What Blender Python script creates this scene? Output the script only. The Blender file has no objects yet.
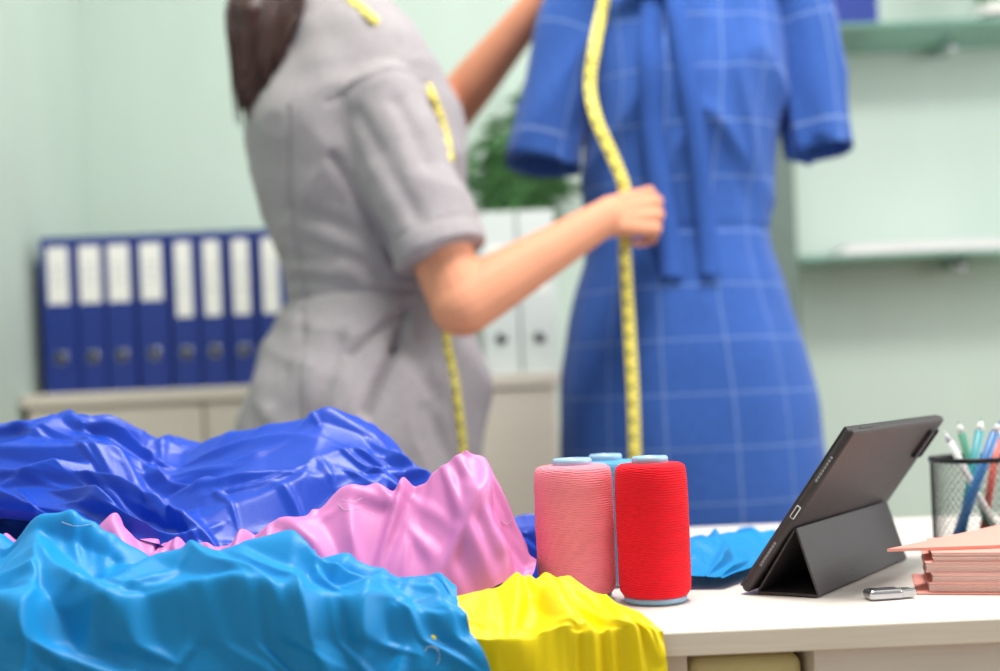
import bpy, bmesh, math, random
import numpy as np
from mathutils import Vector, Matrix, noise
random.seed(7)
scene = bpy.context.scene
scene.view_settings.view_transform = 'Standard'
CAMZ = 0.925; F = 1200.0; ROLL = math.radians(2.5); HY = 395.5
def W(px, py, D):
    """world position of a point measured in the photo, at real distance D from the camera"""
    c, s = math.cos(ROLL), math.sin(ROLL)
    dx, dy = px-500, py-HY
    return Vector(((dx*c-dy*s)*D/F, D, CAMZ-(dy*c+dx*s)*D/F))
# ------------------------------------------------------------------ materials
def lin(c):
    return tuple(((v/255)/12.92 if v/255 <= 0.04045 else ((v/255+0.055)/1.055)**2.4) for v in c)+(1,)
def mat(name, rgb, rough=0.5, metal=0, var=0.08, vscale=20, bump=0.0, bscale=200, sheen=0, trans=0, stretch=(1,1,1), spec=0.5, coords='Object', sss=0):
    m = bpy.data.materials.new(name); m.use_nodes = True
    nt = m.node_tree; b = nt.nodes['Principled BSDF']
    b.inputs['Roughness'].default_value = rough; b.inputs['Metallic'].default_value = metal
    b.inputs['Specular IOR Level'].default_value = spec
    b.inputs['Sheen Weight'].default_value = sheen
    b.inputs['Transmission Weight'].default_value = trans
    if sss:
        b.inputs['Subsurface Weight'].default_value = sss; b.inputs['Subsurface Radius'].default_value = (0.012,0.005,0.003); b.inputs['Subsurface Scale'].default_value = 0.6
    tc = nt.nodes.new('ShaderNodeTexCoord'); mp = nt.nodes.new('ShaderNodeMapping')
    mp.inputs['Scale'].default_value = stretch
    nt.links.new(tc.outputs[coords], mp.inputs['Vector'])
    n = nt.nodes.new('ShaderNodeTexNoise'); n.inputs['Scale'].default_value = vscale; n.inputs['Detail'].default_value = 4
    nt.links.new(mp.outputs[0], n.inputs['Vector'])
    r = nt.nodes.new('ShaderNodeMapRange'); r.inputs['To Min'].default_value = 1-var; r.inputs['To Max'].default_value = 1+var
    r.inputs['From Min'].default_value = 0.25; r.inputs['From Max'].default_value = 0.75
    nt.links.new(n.outputs[0], r.inputs['Value'])
    mx = nt.nodes.new('ShaderNodeVectorMath'); mx.operation = 'SCALE'
    mx.inputs[0].default_value = lin(rgb)[:3]
    nt.links.new(r.outputs[0], mx.inputs['Scale']); nt.links.new(mx.outputs[0], b.inputs['Base Color'])
    if bump > 0:
        n2 = nt.nodes.new('ShaderNodeTexNoise'); n2.inputs['Scale'].default_value = bscale; n2.inputs['Detail'].default_value = 3
        nt.links.new(mp.outputs[0], n2.inputs['Vector'])
        bp = nt.nodes.new('ShaderNodeBump'); bp.inputs['Strength'].default_value = bump; bp.inputs['Distance'].default_value = 0.002
        nt.links.new(n2.outputs[0], bp.inputs['Height']); nt.links.new(bp.outputs[0], b.inputs['Normal'])
    m['mx'] = mx.name; m['rg'] = r.name
    return m
M = {}
M['wall'] = mat('wall_paint_green', (188,203,193), 0.85, var=0.025, vscale=3, bump=0.6, bscale=60, stretch=(3,3,0.6))
M['floor'] = mat('floor_wood', (170,140,110), 0.5, var=0.15, vscale=6, stretch=(1,8,1))
M['ceil'] = mat('ceiling_white', (240,240,238), 0.9, var=0.01)
M['lam'] = mat('laminate_whitewood', (226,217,210), 0.38, var=0.05, vscale=14, stretch=(1,14,14))
M['lam_edge'] = mat('laminate_edge', (234,224,210), 0.4, var=0.06, vscale=10, stretch=(1.5,10,30))
M['cab'] = mat('cabinet_cream', (224,214,200), 0.5, var=0.02, vscale=8, stretch=(1,1,6))
M['cabd'] = mat('cabinet_gap', (120,112,104), 0.6)
M['bblue'] = mat('binder_blue', (24,50,134), 0.4, var=0.05)
M['bwhite'] = mat('binder_white', (208,214,212), 0.45, var=0.02)
M['paper'] = mat('paper_white', (240,238,232), 0.8, var=0.03)
M['mag'] = mat('magazine_cover', (212,206,208), 0.5, var=0.05)
M['chrome'] = mat('metal_chrome', (200,200,205), 0.22, 1.0, var=0.03)
M['lgrey'] = mat('plastic_lightgrey', (205,208,214), 0.4)
M['dark'] = mat('plastic_dark', (30,30,34), 0.5, var=0.1)
M['grey'] = mat('heather_grey_cloth', (152,146,149), 0.95, var=0.17, vscale=200, bump=0.4, bscale=420, sheen=0.05, spec=0.1)
M['skin'] = mat('skin', (212,146,114), 0.6, var=0.08, vscale=12, bump=0.15, bscale=150, sss=0.10, spec=0.3)
M['hair'] = mat('hair_brown', (52,26,22), 0.38, var=0.5, vscale=60, bump=0.5, bscale=120, stretch=(3,3,0.06), spec=0.4)  # uneven brown; the lengthwise streaks also put hair shine into the colour
M['lips'] = mat('lips', (190,90,90), 0.4)
M['eyew'] = mat('eye_white', (240,240,240), 0.2)
M['iris'] = mat('eye_iris', (70,45,30), 0.2)
M['shoe'] = mat('shoe_black', (25,25,28), 0.35)
M['beige'] = mat('mannequin_linen', (215,200,175), 0.8, bump=0.3, bscale=400)
M['wood'] = mat('wood_dark', (95,60,38), 0.4, var=0.2, stretch=(1,1,0.2))
M['leaf'] = mat('leaf_green', (90,138,86), 0.5, var=0.3, vscale=12)
M['pot'] = mat('pot_ceramic', (225,225,220), 0.35)
M['soil'] = mat('soil', (50,38,30), 0.9, var=0.3)
M['glass'] = mat('shelf_glass', (150,200,182), 0.12, trans=0.5, var=0.01)
M['panel'] = mat('panel_darkgreen', (92,108,100), 0.6, var=0.05)
def cloth(name, c, r, sp=0.35): return mat(name, c, r, var=0.04, vscale=8, bump=0.12, bscale=900, sheen=0.0, spec=sp)
M['royal'] = cloth('satin_royal_blue', (8,64,182), 0.38, 0.45)
M['cyan'] = cloth('cotton_cyan', (0,134,202), 0.48, 0.38)
M['pinkc'] = cloth('cotton_mauve', (212,126,186), 0.42, 0.42)
M['yel'] = cloth('cotton_yellow', (246,220,0), 0.5)
M['yel2'] = mat('cotton_cream_yellow', (222,211,158), 0.7, var=0.03, vscale=8)
M['core'] = mat('spool_plastic_paleblue', (150,188,214), 0.35, var=0.03)
M['case'] = mat('tablet_case_black', (52,47,49), 0.5, var=0.1, vscale=60, bump=0.35, bscale=700)
M['tabm'] = mat('tablet_metal', (70,72,78), 0.3, 0.8)
M['screen'] = mat('screen_glass', (12,12,16), 0.08)
M['salmon'] = mat('cover_salmon', (238,160,146), 0.6, var=0.03)
M['wire'] = mat('wire_black', (26,26,30), 0.4, 0.5)
for k, c in (('teal',(50,140,148)),('penblue',(50,110,170)),('penwhite',(228,228,225)),('pengreen',(80,145,120)),('penred',(190,90,80))):
    M[k] = mat('pen_'+k, c, 0.35)
def math_n(nt, op, a, b=None):
    n = nt.nodes.new('ShaderNodeMath'); n.operation = op
    for i, v in enumerate((a, b)):
        if v is None: continue
        if isinstance(v, (int, float)): n.inputs[i].default_value = v
        else: nt.links.new(v, n.inputs[i])
    return n.outputs[0]
def thread_mat(name, rgb):
    m = mat(name, rgb, 0.8, var=0.03, vscale=30, sheen=0.05, spec=0.2)
    nt = m.node_tree; b = nt.nodes['Principled BSDF']
    tc = nt.nodes.new('ShaderNodeTexCoord')
    hs = []
    for rot, sc in ((0.10,170),(-0.14,150)):
        mp = nt.nodes.new('ShaderNodeMapping'); mp.inputs['Rotation'].default_value = (rot, rot*0.6, 0)
        w = nt.nodes.new('ShaderNodeTexWave'); w.bands_direction = 'Z'; w.inputs['Scale'].default_value = sc; w.inputs['Distortion'].default_value = 1.6
        w.inputs['Detail Scale'].default_value = 0.4
        nt.links.new(tc.outputs['Object'], mp.inputs[0]); nt.links.new(mp.outputs[0], w.inputs[0]); hs.append(w)
    s_ = math_n(nt, 'ADD', hs[0].outputs['Fac'], hs[1].outputs['Fac'])
    bp = nt.nodes.new('ShaderNodeBump'); bp.inputs['Strength'].default_value = 0.5; bp.inputs['Distance'].default_value = 0.0008
    nt.links.new(s_, bp.inputs['Height']); nt.links.new(bp.outputs[0], b.inputs['Normal'])
    k = math_n(nt, 'ADD', math_n(nt, 'MULTIPLY', s_, 0.11), 0.89)
    nt.links.new(math_n(nt, 'MULTIPLY', k, nt.nodes[m['rg']].outputs[0]), nt.nodes[m['mx']].inputs['Scale'])
    return m
M['tred'] = thread_mat('thread_red', (236,18,38)); M['tpink'] = thread_mat('thread_pink', (250,138,152)); M['tblue'] = thread_mat('thread_blue', (90,160,200))
def plaid_mat():
    m = mat('windowpane_blue_cloth', (52,88,160), 0.9, var=0.16, vscale=150, bump=0.3, bscale=600, sheen=0.1, spec=0.15)
    nt = m.node_tree; b = nt.nodes['Principled BSDF']; mx = nt.nodes[m['mx']]
    uv = nt.nodes.new('ShaderNodeUVMap'); sp = nt.nodes.new('ShaderNodeSeparateXYZ'); nt.links.new(uv.outputs[0], sp.inputs[0])
    def line(o):
        f = math_n(nt, 'FRACT', math_n(nt, 'DIVIDE', o, 0.083))
        return math_n(nt, 'LESS_THAN', f, 0.030)
    l = math_n(nt, 'MAXIMUM', line(sp.outputs[0]), line(sp.outputs[1]))
    l = math_n(nt, 'MULTIPLY', l, 0.24)
    mix = nt.nodes.new('ShaderNodeMix'); mix.data_type = 'RGBA'
    nt.links.new(l, mix.inputs[0]); nt.links.new(mx.outputs[0], mix.inputs[6]); mix.inputs[7].default_value = lin((176,196,226))
    nt.links.new(mix.outputs[2], b.inputs['Base Color'])
    return m
M['plaid'] = plaid_mat()
M['dressblue'] = mat('blue_cloth', (48,82,152), 0.9, var=0.12, vscale=150, bump=0.3, bscale=600, spec=0.15)
def tape_mat():
    m = mat('tape_yellow', (228,212,92), 0.5, var=0.03)
    nt = m.node_tree; b = nt.nodes['Principled BSDF']; mx = nt.nodes[m['mx']]
    uv = nt.nodes.new('ShaderNodeUVMap'); sp = nt.nodes.new('ShaderNodeSeparateXYZ'); nt.links.new(uv.outputs[0], sp.inputs[0])
    f = math_n(nt, 'FRACT', math_n(nt, 'MULTIPLY', sp.outputs[1], 100))
    t1 = math_n(nt, 'MULTIPLY', math_n(nt, 'LESS_THAN', f, 0.22), math_n(nt, 'LESS_THAN', sp.outputs[0], 0.4))
    f2 = math_n(nt, 'FRACT', math_n(nt, 'MULTIPLY', sp.outputs[1], 40.0))
    inb = math_n(nt, 'MULTIPLY', math_n(nt, 'GREATER_THAN', sp.outputs[0], 0.45), math_n(nt, 'LESS_THAN', sp.outputs[0], 0.85))
    t2 = math_n(nt, 'MULTIPLY', math_n(nt, 'LESS_THAN', f2, 0.28), inb)
    t = math_n(nt, 'MULTIPLY', math_n(nt, 'MAXIMUM', t1, t2), 0.9)
    mix = nt.nodes.new('ShaderNodeMix'); mix.data_type = 'RGBA'
    nt.links.new(t, mix.inputs[0]); nt.links.new(mx.outputs[0], mix.inputs[6]); mix.inputs[7].default_value = lin((50,46,24))
    nt.links.new(mix.outputs[2], b.inputs['Base Color'])
    return m
M['tape'] = tape_mat()
# ------------------------------------------------------------------ mesh helpers
def link(ob, parent=None):
    scene.collection.objects.link(ob)
    if parent: ob.parent = parent
    return ob
def empty(name, loc=(0,0,0)):
    e = bpy.data.objects.new(name, None); e.empty_display_size = 0.05
    scene.collection.objects.link(e); return e
def smooth(me):
    for p in me.polygons: p.use_smooth = True
class B:
    """mesh builder with several materials"""
    def __init__(s): s.bm = bmesh.new(); s.mats = []
    def mi(s, m):
        if m not in s.mats: s.mats.append(m)
        return s.mats.index(m)
    def box(s, x0,x1,y0,y1,z0,z1, m, bev=0.0, mx=None, seg=2):
        r = bmesh.ops.create_cube(s.bm, size=1); vs = r['verts']
        for v in vs:
            v.co = Vector(((x0+x1)/2+v.co.x*(x1-x0), (y0+y1)/2+v.co.y*(y1-y0), (z0+z1)/2+v.co.z*(z1-z0)))
        fs = set(f for v in vs for f in v.link_faces)
        if bev > 0:
            es = list(set(e for v in vs for e in v.link_edges))
            r2 = bmesh.ops.bevel(s.bm, geom=es, offset=bev, segments=seg, affect='EDGES', profile=0.5)
            fs = set(r2['faces']) | set(f for f in fs if f.is_valid)
            vs = list(set(v for f in fs for v in f.verts))
        if mx is not None:
            for v in vs: v.co = mx @ v.co
        i = s.mi(m)
        for f in fs: f.material_index = i
    def lathe(s, prof, m, mx=None, n=48, sm=True):
        rows = []
        for (r, z) in prof:
            row = []
            for k in range(n):
                a = 2*math.pi*k/n; co = Vector((r*math.cos(a), r*math.sin(a), z))
                if mx is not None: co = mx @ co
                row.append(s.bm.verts.new(co))
            rows.append(row)
        i = s.mi(m)
        for a, b in zip(rows[:-1], rows[1:]):
            for k in range(n):
                f = s.bm.faces.new((a[k], a[(k+1)%n], b[(k+1)%n], b[k])); f.material_index = i; f.smooth = sm
        for row, rev in ((rows[0], True), (rows[-1], False)):
            f = s.bm.faces.new(row[::-1] if rev else row); f.material_index = i
    def tube(s, p, q, r1, r2, m, n=14):
        p = Vector(p); q = Vector(q); d = q-p; L = d.length
        mx = Matrix.Translation(p) @ d.to_track_quat('Z','Y').to_matrix().to_4x4()
        s.lathe([(r1,0),(r2,L)], m, mx, n)
    def cap(s, p, q, r1, r2, m, n=16, k=5):
        p = Vector(p); q = Vector(q); d = q-p; L = d.length
        mx = Matrix.Translation(p) @ d.to_track_quat('Z','Y').to_matrix().to_4x4()
        pr = [(max(r1*math.cos(a),1e-4), -r1*math.sin(a)) for a in [math.pi/2*(1-i/k) for i in range(k)]]
        pr += [(r1,0),(r2,L)] + [(max(r2*math.cos(a),1e-4), L+r2*math.sin(a)) for a in [math.pi/2*((i+1)/k) for i in range(k)]]
        s.lathe(pr, m, mx, n)
    def ell(s, c, rad, m, rot=None):
        mx = Matrix.Translation(c) @ (rot.to_4x4() if rot is not None else Matrix.Identity(4)) @ Matrix.Diagonal((*rad,1))
        r = bmesh.ops.create_icosphere(s.bm, subdivisions=3, radius=1, matrix=mx)
        i = s.mi(m)
        for v in r['verts']:
            for f in v.link_faces: f.material_index = i; f.smooth = True
    def strand(s, pts, radii, m, n=6):
        """one continuous tapered strand through pts"""
        rows = []; i = s.mi(m)
        for k, p in enumerate(pts):
            d = (pts[min(k+1,len(pts)-1)]-pts[max(k-1,0)]).normalized(); a_ = d.cross(Vector((0,1,0.1))).normalized(); c_ = d.cross(a_)
            rows.append([s.bm.verts.new(p+a_*math.cos(2*math.pi*j/n)*radii[k]+c_*math.sin(2*math.pi*j/n)*radii[k]) for j in range(n)])
        for a_, c_ in zip(rows[:-1], rows[1:]):
            for j in range(n):
                f = s.bm.faces.new((a_[j], a_[(j+1)%n], c_[(j+1)%n], c_[j])); f.smooth = True; f.material_index = i
    def loft(s, rings, m, n=64, cap0=True, cap1=True, uref=None, flat=2.0):
        """rings: (center, a(side), b(front), phi)"""
        uvl = s.bm.loops.layers.uv.verify()
        rows = []
        for (c, a, b, phi) in rings:
            Fv = Vector((math.cos(phi), math.sin(phi), 0)); R = Vector((math.sin(phi), -math.cos(phi), 0))
            row = []
            for k in range(n):
                t = 2*math.pi*k/n; ct, st = math.cos(t), math.sin(t)
                e = 2/flat
                row.append(s.bm.verts.new(Vector(c)+R*(a*math.copysign(abs(ct)**e, ct))+Fv*(b*math.copysign(abs(st)**e, st))))
            rows.append(row)
        i = s.mi(m)
        for ri, (ra, rb) in enumerate(zip(rows[:-1], rows[1:])):
            for k in range(n):
                f = s.bm.faces.new((ra[k], rb[k], rb[(k+1)%n], ra[(k+1)%n])); f.material_index = i; f.smooth = True
                ur = uref or 0.17
                us = [k, k, k+1, k+1]; rs = [ri, ri+1, ri+1, ri]
                for lp, kk, rr in zip(f.loops, us, rs):
                    lp[uvl].uv = (2*math.pi*kk/n*ur, rings[rr][0][2])
        if cap0: f = s.bm.faces.new(rows[0]); f.material_index = i
        if cap1: f = s.bm.faces.new(rows[-1][::-1]); f.material_index = i
        return rows
    def obj(s, name, parent=None, loc=None, recalc=True):
        if recalc: bmesh.ops.recalc_face_normals(s.bm, faces=s.bm.faces[:])
        me = bpy.data.meshes.new(name)
        if loc is not None:
            bmesh.ops.translate(s.bm, verts=s.bm.verts[:], vec=-Vector(loc))
        s.bm.to_mesh(me); s.bm.free()
        for m in s.mats: me.materials.append(m)
        ob = bpy.data.objects.new(name, me)
        if loc is not None: ob.location = loc
        return link(ob, parent)
def bake_mods(ob):
    dg = bpy.context.evaluated_depsgraph_get(); dg.update()
    me = bpy.data.meshes.new_from_object(ob.evaluated_get(dg))
    ob.modifiers.clear(); ob.data = me
    return ob
def remesh(ob, voxel, it=4):
    m = ob.modifiers.new('r', 'REMESH'); m.mode = 'VOXEL'; m.voxel_size = voxel; m.use_smooth_shade = True
    if it:
        s = ob.modifiers.new('s', 'SMOOTH'); s.factor = 0.5; s.iterations = it
    mats = list(ob.data.materials)
    bake_mods(ob)
    if len(ob.data.materials) == 0 and mats: ob.data.materials.append(mats[0])
    smooth(ob.data); return ob
def catmull(pts, n):
    out = []; P = [pts[0]]+list(pts)+[pts[-1]]
    for i in range(1, len(P)-2):
        for k in range(n):
            t = k/n
            out.append(tuple(0.5*((2*P[i][j])+(-P[i-1][j]+P[i+1][j])*t+(2*P[i-1][j]-5*P[i][j]+4*P[i+1][j]-P[i+2][j])*t*t+(-P[i-1][j]+3*P[i][j]-3*P[i+1][j]+P[i+2][j])*t**3) for j in range(len(P[0]))))
    out.append(tuple(pts[-1])); return out
def ribbon(name, pts, width, mt, parent=None, facing=Vector((0,-1,0)), wave=0.0, thick=0.0008, n=10):
    P = [Vector(p) for p in catmull([tuple(p) for p in pts], n)]
    bm = bmesh.new(); uvl = bm.loops.layers.uv.verify(); rows = []; L = 0; Ls = []
    for i, p in enumerate(P):
        T = (P[min(i+1,len(P)-1)]-P[max(i-1,0)]).normalized()
        S = T.cross(facing).normalized()
        rows.append([bm.verts.new(p+S*width*(u-0.5)) for u in (0,0.5,1)])
        if i: L += (p-P[i-1]).length
        Ls.append(L)
    for i in range(len(rows)-1):
        for j in range(2):
            f = bm.faces.new((rows[i][j], rows[i][j+1], rows[i+1][j+1], rows[i+1][j])); f.smooth = True
            for lp, (a, b) in zip(f.loops, ((i,j),(i,j+1),(i+1,j+1),(i+1,j))): lp[uvl].uv = (b/2, Ls[a])
    me = bpy.data.meshes.new(name); bm.to_mesh(me); bm.free(); me.materials.append(mt)
    ob = link(bpy.data.objects.new(name, me), parent)
    s = ob.modifiers.new('sol','SOLIDIFY'); s.thickness = thick
    return ob
def seg_dist(p, a, b):
    ab = b-a; t = max(0, min(1, (p-a).dot(ab)/max(ab.length_squared,1e-9))); return (p-(a+ab*t)).length
def displace(ob, fn):
    me = ob.data; me.update()
    ns = [v.normal.copy() for v in me.vertices]
    for v, nn in zip(me.vertices, ns): v.co += nn*fn(v.co, nn)
    me.update()
def ridge(v, sharp=1.0):
    return (1-min(1,abs(noise.noise(v))*2.2))**sharp
# ------------------------------------------------------------------ room
YW = 2.95; XL = -0.985; XR = 2.3; ZC = 2.75; YF = -1.6
def wall(name, *a, m='wall'):
    b = B(); b.box(*a, M[m]); return b.obj(name)
wall('wall_back', XL-0.1, XR+0.1, YW, YW+0.1, 0, ZC)
wall('wall_left', XL-0.1, XL, YF, YW, 0, ZC)
wall('floor', XL-0.1, XR+0.1, YF, YW+0.1, -0.08, 0, m='floor')
wall('ceiling', XL-0.1, XR+0.1, YF, YW+0.1, ZC, ZC+0.08, m='ceil')
wall('baseboard_back', XL, XR, YW-0.015, YW, 0, 0.08, m='ceil')
wall('baseboard_left', XL, XL+0.015, YF, YW-0.015, 0, 0.08, m='ceil')
b = B()
b.box(XR, XR+0.1, YF, YW, 0, 0.9, M['wall']); b.box(XR, XR+0.1, YF, YW, 2.35, ZC, M['wall'])
b.box(XR, XR+0.1, YF, 0.0, 0.9, 2.35, M['wall']); b.box(XR, XR+0.1, 2.2, YW, 0.9, 2.35, M['wall'])
b.obj('wall_right')
b = B()
for (y0,y1,z0,z1) in ((0.0,0.06,0.9,2.35),(2.14,2.2,0.9,2.35),(1.07,1.13,0.9,2.35),(0.0,2.2,0.9,0.96),(0.0,2.2,2.29,2.35)):
    b.box(XR+0.02, XR+0.08, y0, y1, z0, z1, M['ceil'])
b.obj('window_1')
# ------------------------------------------------------------------ cabinet
cab_front = 2.45
CT = W(300, 383, cab_front).z
b = B()
x0, x1 = XL+0.006, W(561, 380, cab_front).x
b.box(x0, x1, cab_front, YW-0.02, CT-0.028, CT, M['cab'], 0.003)
b.box(x0+0.01, x1-0.01, cab_front+0.03, YW-0.025, 0.06, CT-0.028, M['cab'])
b.box(x0+0.03, x1-0.03, cab_front+0.06, YW-0.04, 0.0, 0.06, M['cabd'])
nd = 3; dw = (x1-x0-0.02)/nd
for i in range(nd):
    b.box(x0+0.01+i*dw+0.003, x0+0.01+(i+1)*dw-0.003, cab_front+0.008, cab_front+0.028, 0.07, CT-0.034, M['cab'], 0.002)
    hx = x0+0.01+i*dw+dw-0.05
    b.box(hx, hx+0.012, cab_front-0.016, cab_front+0.01, 0.5, 0.62, M['chrome'], 0.003)
b.obj('storage_cabinet')
# ------------------------------------------------------------------ binders
def binder(cx, w, yf, z0, h, m, lab, name, ringz=0.075):
    b = B(); d = 0.285; y1 = min(yf+d, YW-0.03)
    b.box(-w/2, w/2, 0, 0.004, 0, h, m, 0.0015)
    b.box(-w/2, -w/2+0.003, 0.002, d, 0, h, m, 0.001)
    b.box(w/2-0.003, w/2, 0.002, d, 0, h, m, 0.001)
    b.box(-w/2+0.006, w/2-0.012, 0.03, d-0.01, 0.006, h-0.015, M['paper'])
    lw, lz0, lz1 = lab
    if lw > 0:
        b.box(-lw/2, lw/2, -0.0012, 0.001, lz0, lz1, M['paper'])
        for q in (0.35,0.5,0.65): b.box(-lw/2+0.004, lw/2-0.004, -0.0014, -0.0011, lz0+(lz1-lz0)*q, lz0+(lz1-lz0)*q+0.0012, m)
    mx = Matrix.Translation((0, -0.001, ringz)) @ Matrix.Rotation(math.pi/2, 4, 'X')
    b.lathe([(0.0085,-0.001),(0.0125,-0.001),(0.0135,0.001),(0.0125,0.0025),(0.0105,0.0025)], M['chrome'], mx, 24)
    b.lathe([(0.0105,0.002),(0.0105,0.0029)], M['dark'], mx, 24)
    o = b.obj(name); o.location = (cx, yf, z0); return o
BD = 2.52
xs = [(42,77),(78,105),(106,135),(137,169),(171,199),(200,227),(229,256),(258,286)]
for i, (a, c) in enumerate(xs):
    X0 = W(a,310,BD).x; X1 = W(c,310,BD).x
    lab = (0.044,0.188,0.308) if i < 4 else (0.034,0.150,0.308)
    binder((X0+X1)/2, (X1-X0)-0.002, BD, CT+0.0005, 0.328, M['bblue'], lab, 'lever_arch_binder' if i == 0 else 'lever_arch_binder.%03d' % i)
for i, (a, c) in enumerate([(482,519),(520,558)]):
    X0 = W(a,310,BD).x; X1 = W(c,310,BD).x
    binder((X0+X1)/2, (X1-X0)-0.002, BD, CT+0.0005, 0.342, M['bwhite'], (0.04,0.17,0.27), 'white_binder' if i == 0 else 'white_binder.001')
# ------------------------------------------------------------------ plant
def plant(name, base, potr, poth, stems, lh, leafl, seed, spread=0.14, droop=0.35, lowz=-0.3):
    rnd = random.Random(seed); e = B()
    e.lathe([(potr*0.7,0),(potr*0.75,0.004),(potr,poth),(potr*0.9,poth),(potr*0.88,poth-0.02)], M['pot'], Matrix.Translation(base), 32)
    e.lathe([(potr*0.88,poth-0.03),(potr*0.88,poth-0.015)], M['soil'], Matrix.Translation(base), 24)
    for i in range(stems):
        a = rnd.uniform(0, 6.28); r = rnd.uniform(0.02, spread); h = rnd.uniform(0.35, 1)*lh
        p0 = Vector(base)+Vector((math.cos(a)*potr*0.4, math.sin(a)*potr*0.4, poth-0.02))
        p2 = Vector(base)+Vector((math.cos(a)*r, math.sin(a)*r*0.25, poth+h))
        p1 = (p0+p2)/2+Vector((0,0,0.03))
        e.tube(p0,p1,0.0025,0.002,M['leaf'],6); e.tube(p1,p2,0.002,0.001,M['leaf'],6)
        for j in range(7):
            t = rnd.uniform(0.35,1); q = p0.lerp(p1, t*2) if t < 0.5 else p1.lerp(p2, t*2-1)
            d = Vector((rnd.uniform(-1,1), rnd.uniform(-0.4,0.4), rnd.uniform(lowz,0.9))).normalized()
            s = d.cross(Vector((0,0.6,1))).normalized(); L = leafl*rnd.uniform(0.7,1.2); wd = L*0.2
            up = s.cross(d)
            prev = None; i0 = e.mi(M['leaf'])
            for k in range(6):
                u = k/5; c = q+d*L*u-Vector((0,0,1))*L*droop*u*u; ww = wd*math.sin(math.pi*min(1,0.05+u*0.95))+0.0005
                row = [e.bm.verts.new(c-s*ww), e.bm.verts.new(c-up*ww*0.2), e.bm.verts.new(c+s*ww)]
                if prev:
                    for z in range(2):
                        f = e.bm.faces.new((prev[z],prev[z+1],row[z+1],row[z])); f.material_index = i0; f.smooth = True
                prev = row
    return e.obj(name, recalc=False)
pb = W(528, 250, 2.87); plant('potted_plant', (pb.x-0.005, 2.875, CT+0.0005), 0.06, 0.33, 44, 0.33, 0.080, 3, 0.145)
# ------------------------------------------------------------------ glass shelves (right of the dress)
SX0 = W(800,262,2.72).x; SX1 = 1.75
def shelf(name, z):
    b = B(); b.box(SX0, SX1, 2.72, YW-0.002, z-0.010, z, M['glass'], 0.001)
    for bx in (SX0+0.42, SX1-0.25):
        b.box(bx-0.02, bx+0.02, YW-0.09, YW-0.001, z-0.026, z-0.011, M['chrome'], 0.004)
        b.lathe([(0.012,0),(0.014,0.004),(0.014,0.02),(0.011,0.024)], M['chrome'], Matrix.Translation((bx, YW-0.08, z-0.038)), 20)
    return b.obj(name)
z1 = W(900,252,2.72).z; z2 = W(900,21,2.72).z
shelf('glass_shelf', z1); shelf('glass_shelf.001', z2)
b = B()
zz = z1+0.0005
for i,(w,m_) in enumerate(((0.30,'mag'),(0.28,'paper'),(0.27,'mag'))):
    b.box(SX0+0.09+i*0.012, SX0+0.09+w+0.1, 2.73, 2.92, zz+i*0.007, zz+i*0.007+0.0068, M[m_], 0.001)
b.obj('magazine_stack')
b = B()
bx = W(815,10,2.74).x
b.box(bx, bx+0.14, 2.724, 2.92, z2+0.0005, z2+0.11, M['bblue'], 0.004)
b.box(bx-0.003, bx+0.143, 2.721, 2.923, z2+0.11, z2+0.135, M['bblue'], 0.004)
b.obj('blue_storage_box')
plant('small_potted_plant', (W(985,5,2.84).x, 2.80, z2+0.0005), 0.04, 0.045, 22, 0.10, 0.06, 9, 0.10, 0.1, 0.1)
b = B(); px = W(770,200,2.8).x
b.box(px-0.03, SX0-0.004, 2.72, YW-0.003, 0.0, 2.1, M['panel'], 0.003)
for zq in (0.5,1.108,1.657,2.0):
    b.box(px-0.034, px-0.028, 2.74, 2.93, zq, zq+0.01, M['chrome'], 0.001)
b.obj('shelf_upright_panel')
# ------------------------------------------------------------------ table
TZ = 0.75; TY0 = 0.861; TY1 = 1.50; TX0 = -0.93; TX1 = 0.95
b = B()
b.box(TX0, TX1, TY0, TY1, TZ-0.018, TZ, M['lam'], 0.0012)
b.box(TX0+0.001, TX1-0.001, TY0-0.0008, TY0+0.002, TZ-0.017, TZ-0.001, M['lam_edge'])
xp = W(818,655,TY0).x
b.box(xp, TX1-0.02, TY0+0.012, TY1-0.04, 0.0, TZ-0.018, M['lam'], 0.001)
for i in range(3):
    b.box(xp+0.02, TX1-0.04, TY0+0.002, TY0+0.012, 0.05+i*0.215, 0.05+i*0.215+0.205, M['lam'], 0.002)
b.box(TX0+0.02, TX0+0.04, TY0+0.02, TY1-0.04, 0, TZ-0.018, M['lam'])
xm = W(690,655,TY0).x
b.box(xm-0.022, xm, TY0+0.016, TY1-0.04, 0, TZ-0.018, M['lam'])
b.box(xm, xp, TY0+0.02, TY1-0.04, 0.60, 0.618, M['lam'])
b.box(TX0+0.04, xm-0.02, TY1-0.07, TY1-0.052, 0.35, TZ-0.018, M['lam'])
table = b.obj('work_table')
b = B()
for i in range(5):
    b.box(xm+0.004, xp-0.004, TY0+0.03+0.002*(i%2), 1.15, 0.6185+i*0.021, 0.6185+i*0.021+0.0205, M['yel2'], 0.008, seg=4)
o = b.obj('folded_yellow_fabric'); smooth(o.data)
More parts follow.
